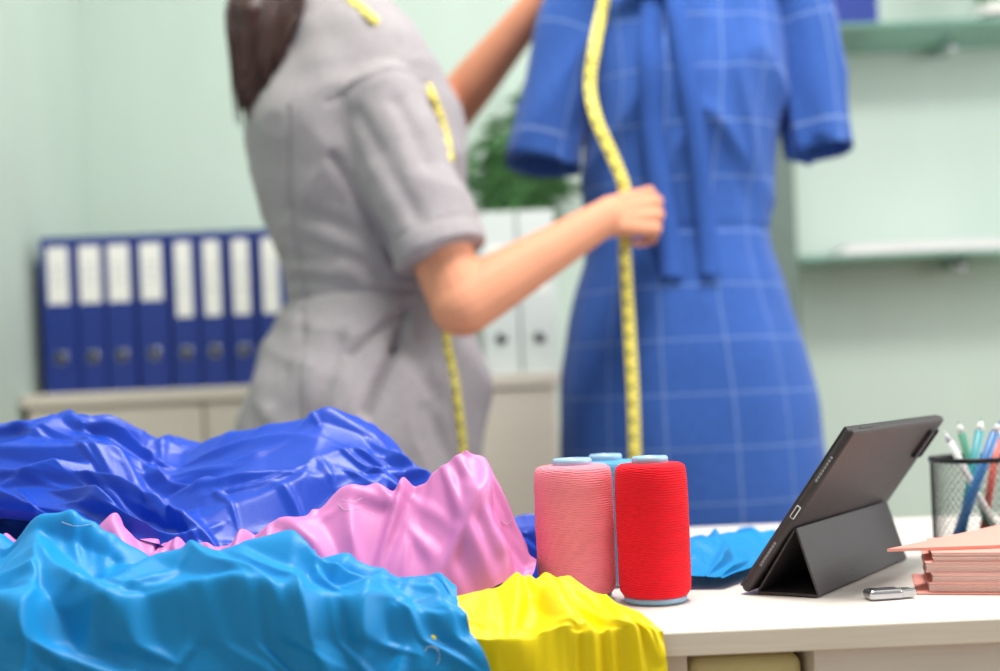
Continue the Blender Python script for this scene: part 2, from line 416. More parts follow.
# ------------------------------------------------------------------ thread spools
def spool(name, cx, cy, r, h, m, lean=0):
    b = B(); rnd = random.Random(name)
    b.lathe([(r*0.80,0),(r*0.86,0.0015),(r*0.86,0.0045),(r*0.78,0.006),(r*0.5,0.007)], M['core'], None, 64)
    b.lathe([(r*0.40,0.005),(r*0.40,h-0.003),(r*0.50,h-0.001),(r*0.50,h+0.003),(r*0.46,h+0.0045),(r*0.30,h+0.0045),(r*0.29,h-0.01)], M['core'], None, 64)
    pr = [(r*0.72,0.0045),(r*0.88,0.0055),(r*0.965,0.0095)]
    for i in range(1,16):
        t = i/16; pr.append((r*(0.985+0.014*math.sin(t*3.1)+rnd.uniform(-0.006,0.006)), 0.0095+t*(h-0.017)))
    pr += [(r*0.965,h-0.0065),(r*0.93,h-0.0035),(r*0.82,h-0.0015),(r*0.5,h-0.001)]
    b.lathe(pr, m, None, 72)
    o = b.obj(name); o.location = (cx, cy, TZ+0.0003); return o
def footprint(px, py): 
    q = W(px,py,1.0); t = (CAMZ-TZ)/(CAMZ-q.z); return Vector((q.x*t, t, TZ))
c1 = footprint(657,606); c2 = footprint(582,606)
spools = [spool('red_thread_spool', c1.x+0.002, c1.y+0.022, 0.0300, 0.115, M['tred']),
          spool('pink_thread_spool', c2.x-0.001, c2.y+0.034, 0.0335, 0.1145, M['tpink']),
          spool('blue_thread_spool', 0.093, 1.088, 0.030, 0.113, M['tblue'])]
# ------------------------------------------------------------------ tablet
al = math.radians(36); A = Vector((math.sin(al), math.cos(al), 0)); N = Vector((math.cos(al), -math.sin(al), 0))
P0 = footprint(744,595)
top = P0+N*0.0970+Vector((0,0,0.1335)); U = (top-P0).normalized(); Hh = (top-P0).length
NB = A.cross(U); 
if NB.dot(N) < 0: NB = -NB
R3 = Matrix((A, U, NB)).transposed().to_4x4()
tab = empty('tablet_in_case')
mx = Matrix.Translation(P0+Vector((0,0,0.0030))) @ R3
b = B(); TW = 0.25
b.box(0, TW, 0, Hh, -0.0045, 0.0035, M['case'], 0.0035, mx, 4)
b.box(0.0015, TW-0.0015, 0.0015, Hh-0.0015, -0.0062, -0.004, M['tabm'], 0.0008, mx)
b.box(0.006, TW-0.006, 0.006, Hh-0.006, -0.0066, -0.006, M['screen'], 0, mx)
b.box(-0.0006, 0.001, Hh*0.5-0.0062, Hh*0.5+0.0062, -0.0026, 0.0016, M['lgrey'], 0.0008, mx)
b.box(-0.0009, 0.001, Hh*0.5-0.0042, Hh*0.5+0.0042, -0.0014, 0.0004, M['dark'], 0.0003, mx)
for s in (-1,1):
    for i in range(8):
        yy = Hh*0.5+s*(0.032+i*0.0032)
        b.box(-0.0005, 0.001, yy-0.0009, yy+0.0009, -0.0013, 0.0005, M['lgrey'], 0.0003, mx)
b.box(TW-0.034, TW-0.010, Hh-0.042, Hh-0.010, 0.003, 0.0050, M['dark'], 0.004, mx, 4)
for yy in (Hh-0.019, Hh-0.033):
    b.lathe([(0.0052,0),(0.0052,0.0012),(0.0040,0.0014),(0.0036,0.0008)], M['tabm'], mx @ Matrix.Translation((TW-0.022, yy, 0.0048)), 24)
b.box(0.02, 0.05, Hh-0.001, Hh+0.0006, -0.001, 0.001, M['tabm'], 0.0004, mx)
b.obj('tablet', tab)
b = B(); th = 0.0022
apex = P0+U*(Hh*0.40)+N*0.0062+Vector((0,0,0.003)); foot = P0+N*0.062+Vector((0,0,0.0018)); back = P0+N*0.010+Vector((0,0,0.0018))
def slab(p, q, l0, l1, t):
    d = (q-p); L = d.length; d.normalize(); nn = A.cross(d).normalized()
    m_ = Matrix((A, d, nn)).transposed().to_4x4(); m_ = Matrix.Translation(p) @ m_
    b.box(l0, l1, 0, L, -t/2, t/2, M['case'], 0.0008, m_, 2)
slab(apex, foot, 0.006, 0.232, th); slab(back, foot, 0.006, 0.232, th); slab(back+Vector((0,0,0.001)), apex-U*0.002, 0.006, 0.232, th)
b.obj('cover_stand', tab)
# ------------------------------------------------------------------ usb stick
q = footprint(868,601); q2 = footprint(914,598)
d = (q2-q); ang = math.atan2(d.y,d.x); L = d.length
mxu = Matrix.Translation(q+Vector((0,0.004,0.0002))) @ Matrix.Rotation(ang,4,'Z')
b = B()
b.box(0, L*0.74, -0.0085, 0.0085, 0, 0.0082, M['chrome'], 0.0030, mxu, 4)
b.box(L*0.70, L, -0.0070, 0.0070, 0.0012, 0.0072, M['chrome'], 0.0008, mxu)
b.box(L*0.80, L*0.86, -0.004, -0.0015, 0.0071, 0.0074, M['dark'], 0, mxu); b.box(L*0.80, L*0.86, 0.0015, 0.004, 0.0071, 0.0074, M['dark'], 0, mxu)
b.lathe([(0.0018,0),(0.0036,0),(0.0036,0.0012),(0.0018,0.0012)], M['dark'], mxu @ Matrix.Translation((0.006,0,0.0074)), 20)
b.obj('usb_flash_drive')
# ------------------------------------------------------------------ notebooks
q = footprint(931,595)
b = B()
mxn = Matrix.Translation(Vector((q.x, q.y+0.004, TZ+0.0004))) @ Matrix.Rotation(math.radians(-17),4,'Z')
b.box(-0.010, 0.205, -0.003, 0.098, 0, 0.0010, M['salmon'], 0.0004, mxn); z = 0.0011
rnd = random.Random(5)
covs = ['mag','lgrey','penwhite','mag']
for i in range(4):
    t = 0.0081; o1 = (0.0,0.003,-0.001,0.004)[i]; o2 = rnd.uniform(-0.0015,0.0015); M_ = M[covs[i]]
    b.box(o1-0.001, 0.201+o1, o2-0.001, 0.093+o2, z, z+0.0005, M_, 0.0001, mxn)
    for j in range(5):
        zz_ = z+0.0006+j*0.00138; q_ = rnd.uniform(-0.0006,0.0006)
        b.box(o1+q_, 0.20+o1, o2+q_, 0.092+o2, zz_, zz_+0.0012, M['paper'], 0.0003, mxn)
    b.box(o1-0.001, 0.201+o1, o2-0.001, 0.093+o2, z+t-0.0006, z+t-0.0001, M_, 0.0001, mxn); z += t
zc = TZ+0.0004+z+0.0002
cc = W(884,549,0.985)
mxt = Matrix.Translation(Vector((cc.x, cc.y-0.008, zc))) @ Matrix.Rotation(math.radians(-4),4,'Z')
i_ = b.mi(M['salmon'])
vs = []
for zz_ in (0, 0.0024):
    for (x_, y_) in ((0.0,0.0),(0.235,0.0),(0.235,0.14),(0.14,0.14)):
        vs.append(b.bm.verts.new(mxt @ Vector((x_,y_,zz_))))
for f_ in ((0,1,2,3),(4,5,6,7),(0,1,5,4),(1,2,6,5),(2,3,7,6),(3,0,4,7)):
    f = b.bm.faces.new([vs[k] for k in f_]); f.material_index = i_
b.obj('notebook_stack')
# ------------------------------------------------------------------ pen cup
pc = Vector((W(982,500,1.20).x, 1.21, TZ+0.0004)); ph = empty('pen_holder')
PR, PH = 0.044, 0.091
bm = bmesh.new(); nseg, nrow = 44, 22; rows = []
for j in range(nrow+1):
    rows.append([bm.verts.new((PR*math.cos(2*math.pi*(k+0.5*(j%2))/nseg), PR*math.sin(2*math.pi*(k+0.5*(j%2))/nseg), PH*j/nrow)) for k in range(nseg)])
for j in range(0, nrow-1, 2):
    for k in range(nseg):
        bm.faces.new((rows[j][k], rows[j+1][k], rows[j+2][k], rows[j+1][(k-1)%nseg]))
me = bpy.data.meshes.new('mesh_wall'); bm.to_mesh(me); bm.free(); me.materials.append(M['wire'])
o = link(bpy.data.objects.new('mesh_wall', me), ph); o.location = pc
w = o.modifiers.new('w','WIREFRAME'); w.thickness = 0.0009; w.use_even_offset = False
b = B(); T = Matrix.Translation(pc)
def ring(r0, r1, za, zb, m, n=48):
    i_ = b.mi(m); rr = []
    for (r,z_) in ((r0,za),(r1,za),(r1,zb),(r0,zb)):
        rr.append([b.bm.verts.new(T @ Vector((r*math.cos(2*math.pi*k/n), r*math.sin(2*math.pi*k/n), z_))) for k in range(n)])
    for a_ in range(4):
        for k in range(n):
            f = b.bm.faces.new((rr[a_][k], rr[a_][(k+1)%n], rr[(a_+1)%4][(k+1)%n], rr[(a_+1)%4][k])); f.material_index = i_; f.smooth = True
ring(PR-0.0015, PR+0.0018, PH-0.003, PH+0.002, M['wire']); ring(PR-0.0015, PR+0.0018, 0.001, 0.005, M['wire'])
b.lathe([(PR-0.001,0.0),(PR-0.001,0.0015)], M['wire'], T, 48)
b.obj('rims', ph)
b = B()
pens = [((0.020,-0.01),(-0.036,-0.012,0.120),'penwhite','lgrey',0.0034),((0.02,0.02),(-0.012,0.012,0.128),'pengreen','paper',0.0040),
        ((-0.02,0.0),(0.008,0.002,0.130),'teal','paper',0.0044),((-0.03,-0.01),(0.016,-0.022,0.128),'penblue','lgrey',0.0048),((0.01,0.02),(0.034,0.02,0.120),'penred','paper',0.004)]
for (x_,y_),(tx,ty,tz),c,c2_,r in pens:
    p = pc+Vector((x_,y_,0.006)); q_ = pc+Vector((tx,ty,tz)); d = (q_-p).normalized()
    b.tube(p, q_-d*0.012, r, r, M[c], 12); b.tube(q_-d*0.012, q_-d*0.003, r*0.95, r*0.35, M[c2_], 12); b.tube(q_-d*0.003, q_, r*0.35, r*0.1, M[c], 12)
b.obj('pens', ph)
# ------------------------------------------------------------------ woman
woman = empty('woman')
phi = math.radians(35); Fv = Vector((math.cos(phi), math.sin(phi), 0)); Rv = Vector((math.sin(phi), -math.cos(phi), 0))
DWm = 1.85
raw = [(336,-10,.056,.056),(336,8,.085,.068),(338,28,.125,.088),(342,56,.160,.108),(347,90,.170,.138),(353,125,.172,.163),(360,170,.166,.162),(366,240,.15,.138),(367,292,.139,.119),
       (369,318,.148,.134),(369,345,.168,.157),(367,385,.196,.18),(358,440,.203,.182),(354,520,.198,.175)]
pts = [(*W(x,y,DWm), a, b_) for (x,y,a,b_) in raw]
last = pts[-1]; pts.append((last[0], last[1], 0.55, 0.185, 0.16))
dense = catmull(pts, 6)
b = B()
b.loft([(Vector(p[:3]), p[3], p[4], phi) for p in dense], M['grey'], 72, flat=2.15)
RS = W(376,92,1.725); RE = W(462,304,1.665); RW = W(606,217,1.73); cuff = W(441,257,1.672)
LS = W(388,98,1.96); LE = W(450,112,2.13); LW = W(553,-14,1.99)
b.cap(RS+Vector((-0.012,0.03,0.008)), RS+(cuff-RS)*0.5, 0.070, 0.069, M['grey'])
b.tube(RS, cuff, 0.066, 0.067, M['grey'], 48)
b.cap(RS-Rv*0.07+Vector((-0.03,0,0.028)), RS+(cuff-RS)*0.08, 0.05, 0.064, M['grey'])
lc = LS.lerp(LE,0.6); b.cap(LS-Vector((0.02,0.04,-0.005)), LS, 0.052, 0.056, M['grey']); b.tube(LS, lc, 0.056, 0.055, M['grey'], 40)
dress = b.obj('dress', woman); remesh(dress, 0.0045, 1)
wz = W(367,298,DWm)
def G(x0,y0,x1,y1,w_,dp): return (W(x0,y0,1.7),W(x1,y1,1.7),w_,dp)
gro = [G(407,306,396,345,0.006,0.012),G(396,345,370,412,0.008,0.016),G(400,310,352,352,0.006,0.011),
       G(290,110,287,200,0.003,0.005),G(287,200,298,296,0.003,0.005),G(398,330,440,400,0.012,0.008),G(335,160,398,262,0.008,0.008),G(270,250,330,262,0.010,0.006),
       G(285,275,350,285,0.009,0.006),G(300,330,270,400,0.012,0.007),G(340,340,318,430,0.012,0.007),G(430,410,455,470,0.010,0.006),G(285,205,372,240,0.012,0.006),
       G(360,120,420,225,0.012,0.006),G(400,110,430,170,0.012,0.006),G(300,240,380,270,0.010,0.006),G(296,308,302,440,0.003,0.005)]
gro = [(Vector((a_.x,0,a_.z)),Vector((b_.x,0,b_.z)),w_,dp) for a_,b_,w_,dp in gro]
ax = (cuff-RS).normalized(); Lc = (cuff-RS).length
def dfn(p, n):
    d = 0.0
    zz = p.z-wz.z
    rs = p-RS; al_ = rs.dot(ax); rad = (rs-ax*al_).length
    onsleeve = rad < 0.085 and al_ > 0.0 and p.y < 1.80
    if not onsleeve: d -= 0.0065*math.exp(-(zz/0.0038)**2)
    d += 0.0035*noise.noise(Vector((p.x*9+3, p.y*9, p.z*22)))
    d += 0.0045*noise.noise(Vector(((p.x+p.z*0.5)*16, p.y*10, (p.z-p.x*0.6)*5)))
    d += 0.0045*(ridge(Vector((p.x*9+p.z*5+1, p.y*7, p.z*9-p.x*3)),1.5)-0.4)
    if p.z < wz.z: d += 0.007*noise.noise(Vector((p.x*14+p.z*6, p.y*14, p.z*2)))*min(1,(wz.z-p.z)*8)
    if n.y < 0.2:
        q = Vector((p.x,0,p.z))
        for a_, b__, w_, dp in gro:
            if abs(q.x-a_.x) < 0.2 and abs(q.z-a_.z) < 0.25:
                s_ = seg_dist(q, a_, b__)
                if s_ < 0.05: d -= dp*math.exp(-(s_/w_)**2)
    if onsleeve:
        d -= 0.0025*math.exp(-((al_-Lc+0.030)/0.003)**2)
        if al_ < 0.05: d -= 0.0035*math.exp(-((al_-0.01)/0.004)**2)
    return d
displace(dress, dfn); smooth(dress.data)
# body
SK = M['skin']; b = B()
neck0 = W(338,0,DWm); neck0.z -= 0.03; headc = neck0+Vector((0,0,0.205))+Fv*0.03
hf = (Fv*0.95+Vector((0.3,-0.05,-0.1))).normalized(); hr = hf.cross(Vector((0,0,1))).normalized(); hu = hr.cross(hf).normalized()
def H(r,f,u): return headc+hr*r+hf*f+hu*u
HR = Matrix((hr,hf,hu)).transposed()
b.cap(neck0-Vector((0,0,0.05)), headc-hu*0.05-hf*0.01, 0.056, 0.05, SK)
b.ell(H(0,-0.012,0.03), (0.074,0.094,0.085), SK, HR); b.ell(H(0,0.022,-0.03), (0.058,0.066,0.078), SK, HR)
b.ell(H(0,0.052,-0.088), (0.025,0.026,0.022), SK, HR)
b.cap(H(0,0.086,0.012), H(0,0.104,-0.022), 0.007, 0.0115, SK); b.ell(H(-0.009,0.093,-0.026),(0.007,0.009,0.006),SK,HR); b.ell(H(0.009,0.093,-0.026),(0.007,0.009,0.006),SK,HR)
for s in (-1,1):
    b.cap(H(s*0.015,0.077,0.028), H(s*0.045,0.062,0.028), 0.008, 0.007, SK); b.ell(H(s*0.038,0.056,-0.02),(0.022,0.022,0.02),SK,HR)
    b.ell(H(s*0.076,-0.008,-0.008),(0.008,0.018,0.031),SK,HR)
b.ell(H(0,0.084,-0.055),(0.022,0.009,0.008),SK,HR)
b.loft([(Vector(p[:3]), p[3]*0.82, p[4]*0.76, phi) for p in dense if p[2] > 0.62 and p[2] < neck0.z+0.01], SK, 40)
hipc = Vector((pts[-2][0], pts[-2][1], 0.86))
for s in (-1,1):
    hj = hipc+Rv*s*0.085; kn = Vector((hipc.x, hipc.y, 0.47))+Rv*s*0.075+Fv*0.01; an = Vector((hipc.x,hipc.y,0.085))+Rv*s*0.075-Fv*0.02
    b.cap(hj, kn, 0.088, 0.054, SK); b.cap(kn, kn.lerp(an,0.35)-Fv*0.012, 0.052, 0.054, SK); b.cap(kn.lerp(an,0.35)-Fv*0.012, an, 0.053, 0.034, SK)
    b.cap(an, an+Fv*0.12-Vector((0,0,0.045)), 0.034, 0.026, SK)
    b.ell(an-Fv*0.02-Vector((0,0,0.045)),(0.03,0.03,0.035),SK)
def arm(S,E,Wr,r=(0.052,0.044,0.046,0.041,0.0265)):
    b.cap(S,E,r[0],r[1],SK); m_ = E.lerp(Wr,0.3); b.cap(E,m_,r[2],r[3],SK); m2 = E.lerp(Wr,0.65); b.cap(m_,m2,r[3],r[3]*0.80,SK); b.cap(m2,Wr,r[3]*0.80,r[4],SK)
arm(RS.lerp(RE,0.14),RE,RW,(0.046,0.044,0.046,0.041,0.0265)); b.cap(RS.lerp(RE,0.14), W(342,100,1.84), 0.036, 0.05, SK)
arm(LS,LE,LW,(0.042,0.044,0.044,0.040,0.027))
def hand(Wp, d, n, t, curls, thumb, sc=1.0):
    """Wp wrist, d finger direction, n back-of-hand, t thumb side"""
    d = d.normalized(); n = (n-d*n.dot(d)).normalized(); t = (t-d*t.dot(d)-n*t.dot(n)).normalized()
    offs = (0.033,0.0112,-0.0112,-0.032); kl = (0.074,0.078,0.074,0.066)
    lens = ((0.042,0.026,0.021),(0.046,0.029,0.022),(0.043,0.027,0.021),(0.034,0.020,0.018)); rr = (0.0088,0.0090,0.0086,0.0076)
    for i in range(4):
        k = Wp+d*kl[i]*sc+t*offs[i]*sc+n*(0.004 if i in (1,2) else 0)
        b.cap(Wp+t*offs[i]*0.5*sc, k, 0.0165*sc, 0.0105*sc, SK, 12, 4)
        b.ell(k+n*0.003, (0.0100*sc,)*3, SK)
        p = k; ang = 0
        for j in range(3):
            ang += curls[i][j]; dd = d*math.cos(ang)-n*math.sin(ang)
            q_ = p+dd*lens[i][j]*sc; b.cap(p, q_, rr[i]*sc*(1-0.08*j), rr[i]*sc*(0.93-0.08*j), SK, 12, 4); p = q_
    p = Wp+d*0.018+t*0.018-n*0.006
    for (dv, L, r1, r2) in thumb:
        v = (d*dv[0]+t*dv[1]-n*dv[2]).normalized(); q_ = p+v*L*sc; b.cap(p,q_,r1,r2,SK,12,4); p = q_
hd = (Vector((0.95,0.25,0.10))).normalized()
hand(RW+hd*0.005, hd, Vector((0.05,-1,0.35)), Vector((0,0.25,1)),
     [(0.85,1.15,0.6),(1.1,1.4,0.7),(1.25,1.5,0.75),(1.35,1.5,0.7)],
     [((0.75,0.55,0.30),0.038,0.0145,0.0115),((0.9,0.18,0.45),0.032,0.0112,0.0098),((0.9,-0.15,0.5),0.025,0.0095,0.0080)], 0.95)
ld = Vector((0.85,-0.15,0.1)).normalized()
hand(LW, ld, Vector((0.1,0.3,1)), Vector((0.1,-1,0.0)),
     [(0.35,0.5,0.4),(0.45,0.6,0.4),(0.5,0.6,0.5),(0.55,0.7,0.5)],
     [((0.7,0.7,0.3),0.036,0.0145,0.0115),((0.9,0.25,0.4),0.030,0.0112,0.0098),((0.9,0.0,0.5),0.024,0.0095,0.008)], 0.93)
body = b.obj('body', woman); remesh(body, 0.0034, 2)
b = B()
for s in (-1,1):
    b.ell(H(s*0.030,0.066,0.006),(0.0125,0.0125,0.010),M['eyew'],HR); b.ell(H(s*0.030,0.0765,0.006),(0.0052,0.003,0.0052),M['iris'],HR)
    b.cap(H(s*0.018,0.086,0.032),H(s*0.046,0.071,0.033),0.0022,0.0015,M['hair'])
b.ell(H(0,0.0915,-0.0525),(0.020,0.004,0.0035),M['lips'],HR); b.ell(H(0,0.091,-0.0585),(0.017,0.004,0.004),M['lips'],HR)
b.obj('face_features', woman)
# hair: a cap on the head plus long straight locks falling down the back
b = B(); HM = M['hair']; rnd = random.Random(11)
b.ell(H(0,-0.028,0.040),(0.086,0.094,0.090),HM,HR); b.ell(H(0,-0.06,-0.02),(0.078,0.05,0.09),HM,HR)
for i in range(30):
    u = i/29; mid = W(236+60*u, 10, 1.775+0.05*(1-u)*rnd.random()); e2 = W(240+38*u, 95-45*u, 1.77+0.05*(1-u)*rnd.random())
    s0 = H((u*2-1)*0.07, -0.07, -0.02+0.05*rnd.random()); s1 = H((u*2-1)*0.065, -0.085, -0.08)
    b.cap(s0, s1, 0.016,0.015,HM,8,3); b.cap(s1, mid, 0.015,0.012,HM,8,3); b.cap(mid, e2, 0.012,0.004,HM,8,3)
hair = b.obj('hair', woman); remesh(hair, 0.0038, 1)
b = B()
for i in range(230):
    u = rnd.random(); dd_ = rnd.uniform(-0.012,0.012)
    s0 = H((u*2-1)*0.075, -0.085+0.02*rnd.random(), 0.02+0.05*rnd.random()); s1 = H((u*2-1)*0.070, -0.098+rnd.uniform(-0.01,0.006), -0.08)
    ty = 128-66*u**1.4+rnd.uniform(-34,3); tx = 239+44*u+rnd.uniform(-5,7)
    mid = W(229+75*u+rnd.uniform(-2,2), 5+rnd.uniform(-8,8), 1.755+0.05*(1-u)+dd_); m2 = W((229+75*u)*0.45+tx*0.55-2, ty*0.6, 1.745+0.05*(1-u)+dd_); e2 = W(tx, ty, 1.74+0.05*(1-u)+dd_)
    P_ = [Vector(q) for q in catmull([tuple(s0),tuple(s1),tuple(mid),tuple(m2),tuple(e2)], 5)]
    R_ = [0.0036*(1-0.80*(k/(len(P_)-1))**2) for k in range(len(P_))]
    b.strand(P_, R_, HM)
b.obj('hair_locks', woman)
b = B()
for s in (-1,1):
    an = Vector((hipc.x,hipc.y,0.085))+Rv*s*0.075-Fv*0.02
    b.cap(an+Vector((0,0,-0.03))-Fv*0.015, an+Fv*0.13+Vector((0,0,-0.058)), 0.038,0.024,M['shoe'])
    b.cap(an-Fv*0.03+Vector((0,0,-0.045)), an-Fv*0.032+Vector((0,0,-0.072)), 0.022,0.012,M['shoe'])
sh = b.obj('shoes', woman); remesh(sh,0.006,2)
def hit(px, py, objs, off=0.004, dmax=3.0):
    """point on the real surface seen at this place of the photo"""
    o_ = Vector((0,0,CAMZ)); d_ = (W(px,py,1.0)-o_).normalized(); best = None
    for ob in objs:
        mi = ob.matrix_world.inverted()
        ok, loc, nn, idx = ob.ray_cast(mi @ o_, (mi.to_3x3() @ d_).normalized())
        if ok:
            wl = ob.matrix_world @ loc; L = (wl-o_).length
            if best is None or L < best[0]: best = (L, wl)
    if best is None: return None
    return best[1]-d_*off
bpy.context.view_layer.update()
def hw(x,y,D,off=0.005):
    h_ = hit(x,y,[dress],off); return h_ if h_ is not None and h_.y < D+0.1 else W(x,y,D)
ribbon('neck_tape_measure', [W(322,-24,1.90),W(335,-22,1.79),hw(350,-2,1.77),hw(364,10,1.76),hw(377,22,1.76),W(396,42,1.79),W(415,66,1.78),hw(430,90,1.72),hw(440,115,1.66),hw(447,140,1.66),hw(450,158,1.66),W(452,190,1.74),W(450,290,1.77),hw(447,338,1.72),hw(452,365,1.70),hw(457,395,1.69),hw(463,447,1.70),hw(464,480,1.71)], 0.012, M['tape'], woman, Vector((0.35,-1,0)))
# ------------------------------------------------------------------ mannequin with dress
man = empty('dress_form'); DM = 1.95; pm = math.radians(-92)
raw = [(682,-42,.060,.058),(682,-26,.095,.075),(682,-8,.150,.092),(682,12,.172,.104),(683,45,.170,.118),(684,90,.166,.135),(682,130,.162,.132),(679,180,.156,.118),(677,228,.149,.108),
       (677,255,.152,.112),(678,290,.170,.125),(682,345,.192,.138),(687,400,.207,.146),(691,460,.212,.148),(694,530,.212,.146)]
mp_ = [(*W(x,y,DM), a, b_) for (x,y,a,b_) in raw]
l_ = mp_[-1]; mp_.append((l_[0], l_[1], 0.52, 0.205, 0.142))
md = catmull(mp_, 10)
b = B(); rings = []
b.loft([(Vector(p[:3]), p[3], p[4], pm) for p in md], M['plaid'], 160, cap1=False, flat=2.2, uref=0.185)
def sleeve(path, seed):
    """path: list of (point, radius along s, radius along t)"""
    n_ = 30; nt_ = 64; uvl = b.bm.loops.layers.uv.verify(); rows = []
    P_ = catmull([(*p, r, r2) for p, r, r2 in path], n_//(len(path)-1)); m_ = len(P_)
    for j, q in enumerate(P_):
        c = Vector(q[:3]); a_ = Vector(P_[max(0,j-1)][:3]); z_ = Vector(P_[min(m_-1,j+1)][:3]); dn = (z_-a_).normalized()
        s_ = dn.cross(Vector((0,1,0))).normalized(); t_ = dn.cross(s_)
        row = []
        for k in range(nt_):
            an_ = 2*math.pi*k/nt_; u = j/m_
            w_ = 1+0.05*u*math.sin(3*an_+seed)+0.05*noise.noise(Vector((math.cos(an_)*1.6, math.sin(an_)*1.6+seed, u*3)))
            row.append(b.bm.verts.new(c+s_*math.cos(an_)*q[3]*w_+t_*math.sin(an_)*q[4]*w_))
        rows.append(row)
    cen = sum((v.co for v in rows[-1]), Vector())/nt_
    rows.append([b.bm.verts.new(cen+(v.co-cen)*0.93-dn*0.001) for v in rows[-1]])
    rows.append([b.bm.verts.new(cen+(v.co-cen)*0.95-dn*0.09) for v in rows[-2]])
    i_ = b.mi(M['plaid'])
    for j in range(len(rows)-1):
        for k in range(nt_):
            f = b.bm.faces.new((rows[j][k],rows[j][(k+1)%nt_],rows[j+1][(k+1)%nt_],rows[j+1][k])); f.smooth = True; f.material_index = i_
            for lp,(jj,kk) in zip(f.loops,((j,k),(j,k+1),(j+1,k+1),(j+1,k))): lp[uvl].uv = (kk/nt_*0.36+0.02, jj/n_*0.26+0.03)
def S(x,y,r,r2,dd=0.0): return (W(x,y,DM+dd), r, r2)
sleeve([S(612,-22,.030,.050),S(594,-6,.062,.085),S(574,30,.066,.082),S(557,85,.060,.066,-.01),S(542,166,.0585,.055,-.02)], 1.0)
sleeve([S(752,-32,.030,.050),S(770,-14,.062,.085),S(790,20,.066,.082),S(805,75,.058,.066,-.01),S(820,153,.0535,.055,-.02)], 4.0)
dr = b.obj('dress', man, recalc=False)
wz2 = W(680,236,DM).z
cbust = W(683,70,DM)
def dfn2(p, n):
    d = -0.0035*math.exp(-((p.z-wz2)/0.003)**2)
    d += 0.004*noise.noise(Vector((p.x*10, p.y*8, p.z*12)))
    d += 0.0045*noise.noise(Vector(((p.x)*22+5, p.y*8, p.z*3.5)))*(1 if p.z > wz2 else 0.7)
    up = max(0, min(1,(p.z-wz2)*8))
    d += 0.012*up*(ridge(Vector((p.x*7+abs(p.x-cbust.x)*6, p.y*5, p.z*6+abs(p.x-cbust.x)*9)),2)-0.3)
    d += 0.006*(ridge(Vector((p.x*12+2, p.y*8, p.z*2.5+7)),2)-0.3)*max(0, 1-abs(p.z-wz2+0.03)/0.12)
    return d
displace(dr, dfn2)
bpy.context.view_layer.update()
def onfront(x,y,off=0.01):
    h_ = hit(x,y,[dr],off)
    return h_ if h_ is not None else W(x,y,DM-0.11)
ribbon('neck_tie_1', [onfront(655,-16,.012),onfront(652,10,.010),onfront(650,60,.010),onfront(652,120,.010),onfront(660,190,.014),onfront(668,240,.016),onfront(671,277,.012)], 0.034, M['dressblue'], man, thick=0.003)
ribbon('neck_tie_2', [onfront(672,-16,.016),onfront(678,20,.014),onfront(688,80,.012),onfront(697,140,.012),onfront(703,200,.016),onfront(708,240,.018),onfront(710,275,.014)], 0.029, M['dressblue'], man, thick=0.003)
b = B()
kc = onfront(664,-18,.018); b.ell(kc,(0.022,0.014,0.018),M['dressblue'])
b.ell(kc+Vector((-0.045,0,0.004)),(0.04,0.012,0.02),M['dressblue']); b.ell(kc+Vector((0.045,0,0.004)),(0.04,0.012,0.02),M['dressblue'])
o = b.obj('neck_bow', man); remesh(o,0.004,2)
b = B(); nt0 = Vector(mp_[0][:3])
b.lathe([(0.058,-0.03),(0.052,0.03),(0.05,0.075)], M['beige'], Matrix.Translation(nt0), 40)
b.lathe([(0.054,0.075),(0.056,0.085),(0.03,0.10),(0.012,0.105),(0.016,0.12),(0.018,0.135),(0.008,0.15)], M['wood'], Matrix.Translation(nt0), 40)
b.lathe([(0.12,0.60),(0.17,0.62),(0.17,0.90)], M['beige'], Matrix.Translation((nt0.x,DM,0)) @ Matrix.Diagonal((1,0.7,1,1)), 40)
b.lathe([(0.016,0.05),(0.016,0.62)], M['chrome'], Matrix.Translation((nt0.x,DM,0)), 24)
b.lathe([(0.17,0.0),(0.17,0.012),(0.15,0.022),(0.03,0.035),(0.025,0.06)], M['dark'], Matrix.Translation((nt0.x,DM,0)), 48)
b.obj('stand_and_neck', man)
tapepts = [onfront(606,-8,.008),onfront(601,15,.02),W(595,45,1.80),W(590,85,1.79),W(597,120,1.77),W(612,155,1.765),W(624,186,1.762),W(625,215,1.768),W(625,255,1.77),W(629,320,1.775),W(633,390,1.775),W(635,455,1.775),W(637,540,1.78)]
ribbon('tape_measure', tapepts, 0.018, M['tape'], None, Vector((0.15,-1,0)))
# ------------------------------------------------------------------ fabrics
def polyl(pts):
    P_ = [Vector(p) for p in (catmull([tuple(q) for q in pts], 8) if len(pts) > 2 else pts)]; Ls = [0]
    for a_, z_ in zip(P_[:-1], P_[1:]): Ls.append(Ls[-1]+(z_-a_).length)
    A_ = np.array([tuple(p) for p in P_]); Ls = np.array(Ls)
    def f(t): return np.stack([np.interp(t*Ls[-1], Ls, A_[:,k]) for k in range(3)], -1)
    return f, Ls[-1]
def fold_set(seed, n, w, h, base, spread, lmin, lmax, amin, amax, wmin, wmax):
    rnd = random.Random(seed); out = []
    for i in range(n):
        x, y = rnd.uniform(0,w), rnd.uniform(0,h); th = base+rnd.gauss(0,spread); L = rnd.uniform(lmin,lmax); cv = rnd.gauss(0,5); pts_ = []
        for k in range(9):
            pts_.append((x,y)); x += math.cos(th)*L/8; y += math.sin(th)*L/8; th += cv*L/8
        out.append((pts_, rnd.uniform(amin,amax), rnd.uniform(wmin,wmax), rnd.uniform(0.35,1.0), rnd.choice((-1,1)), False))
    return out
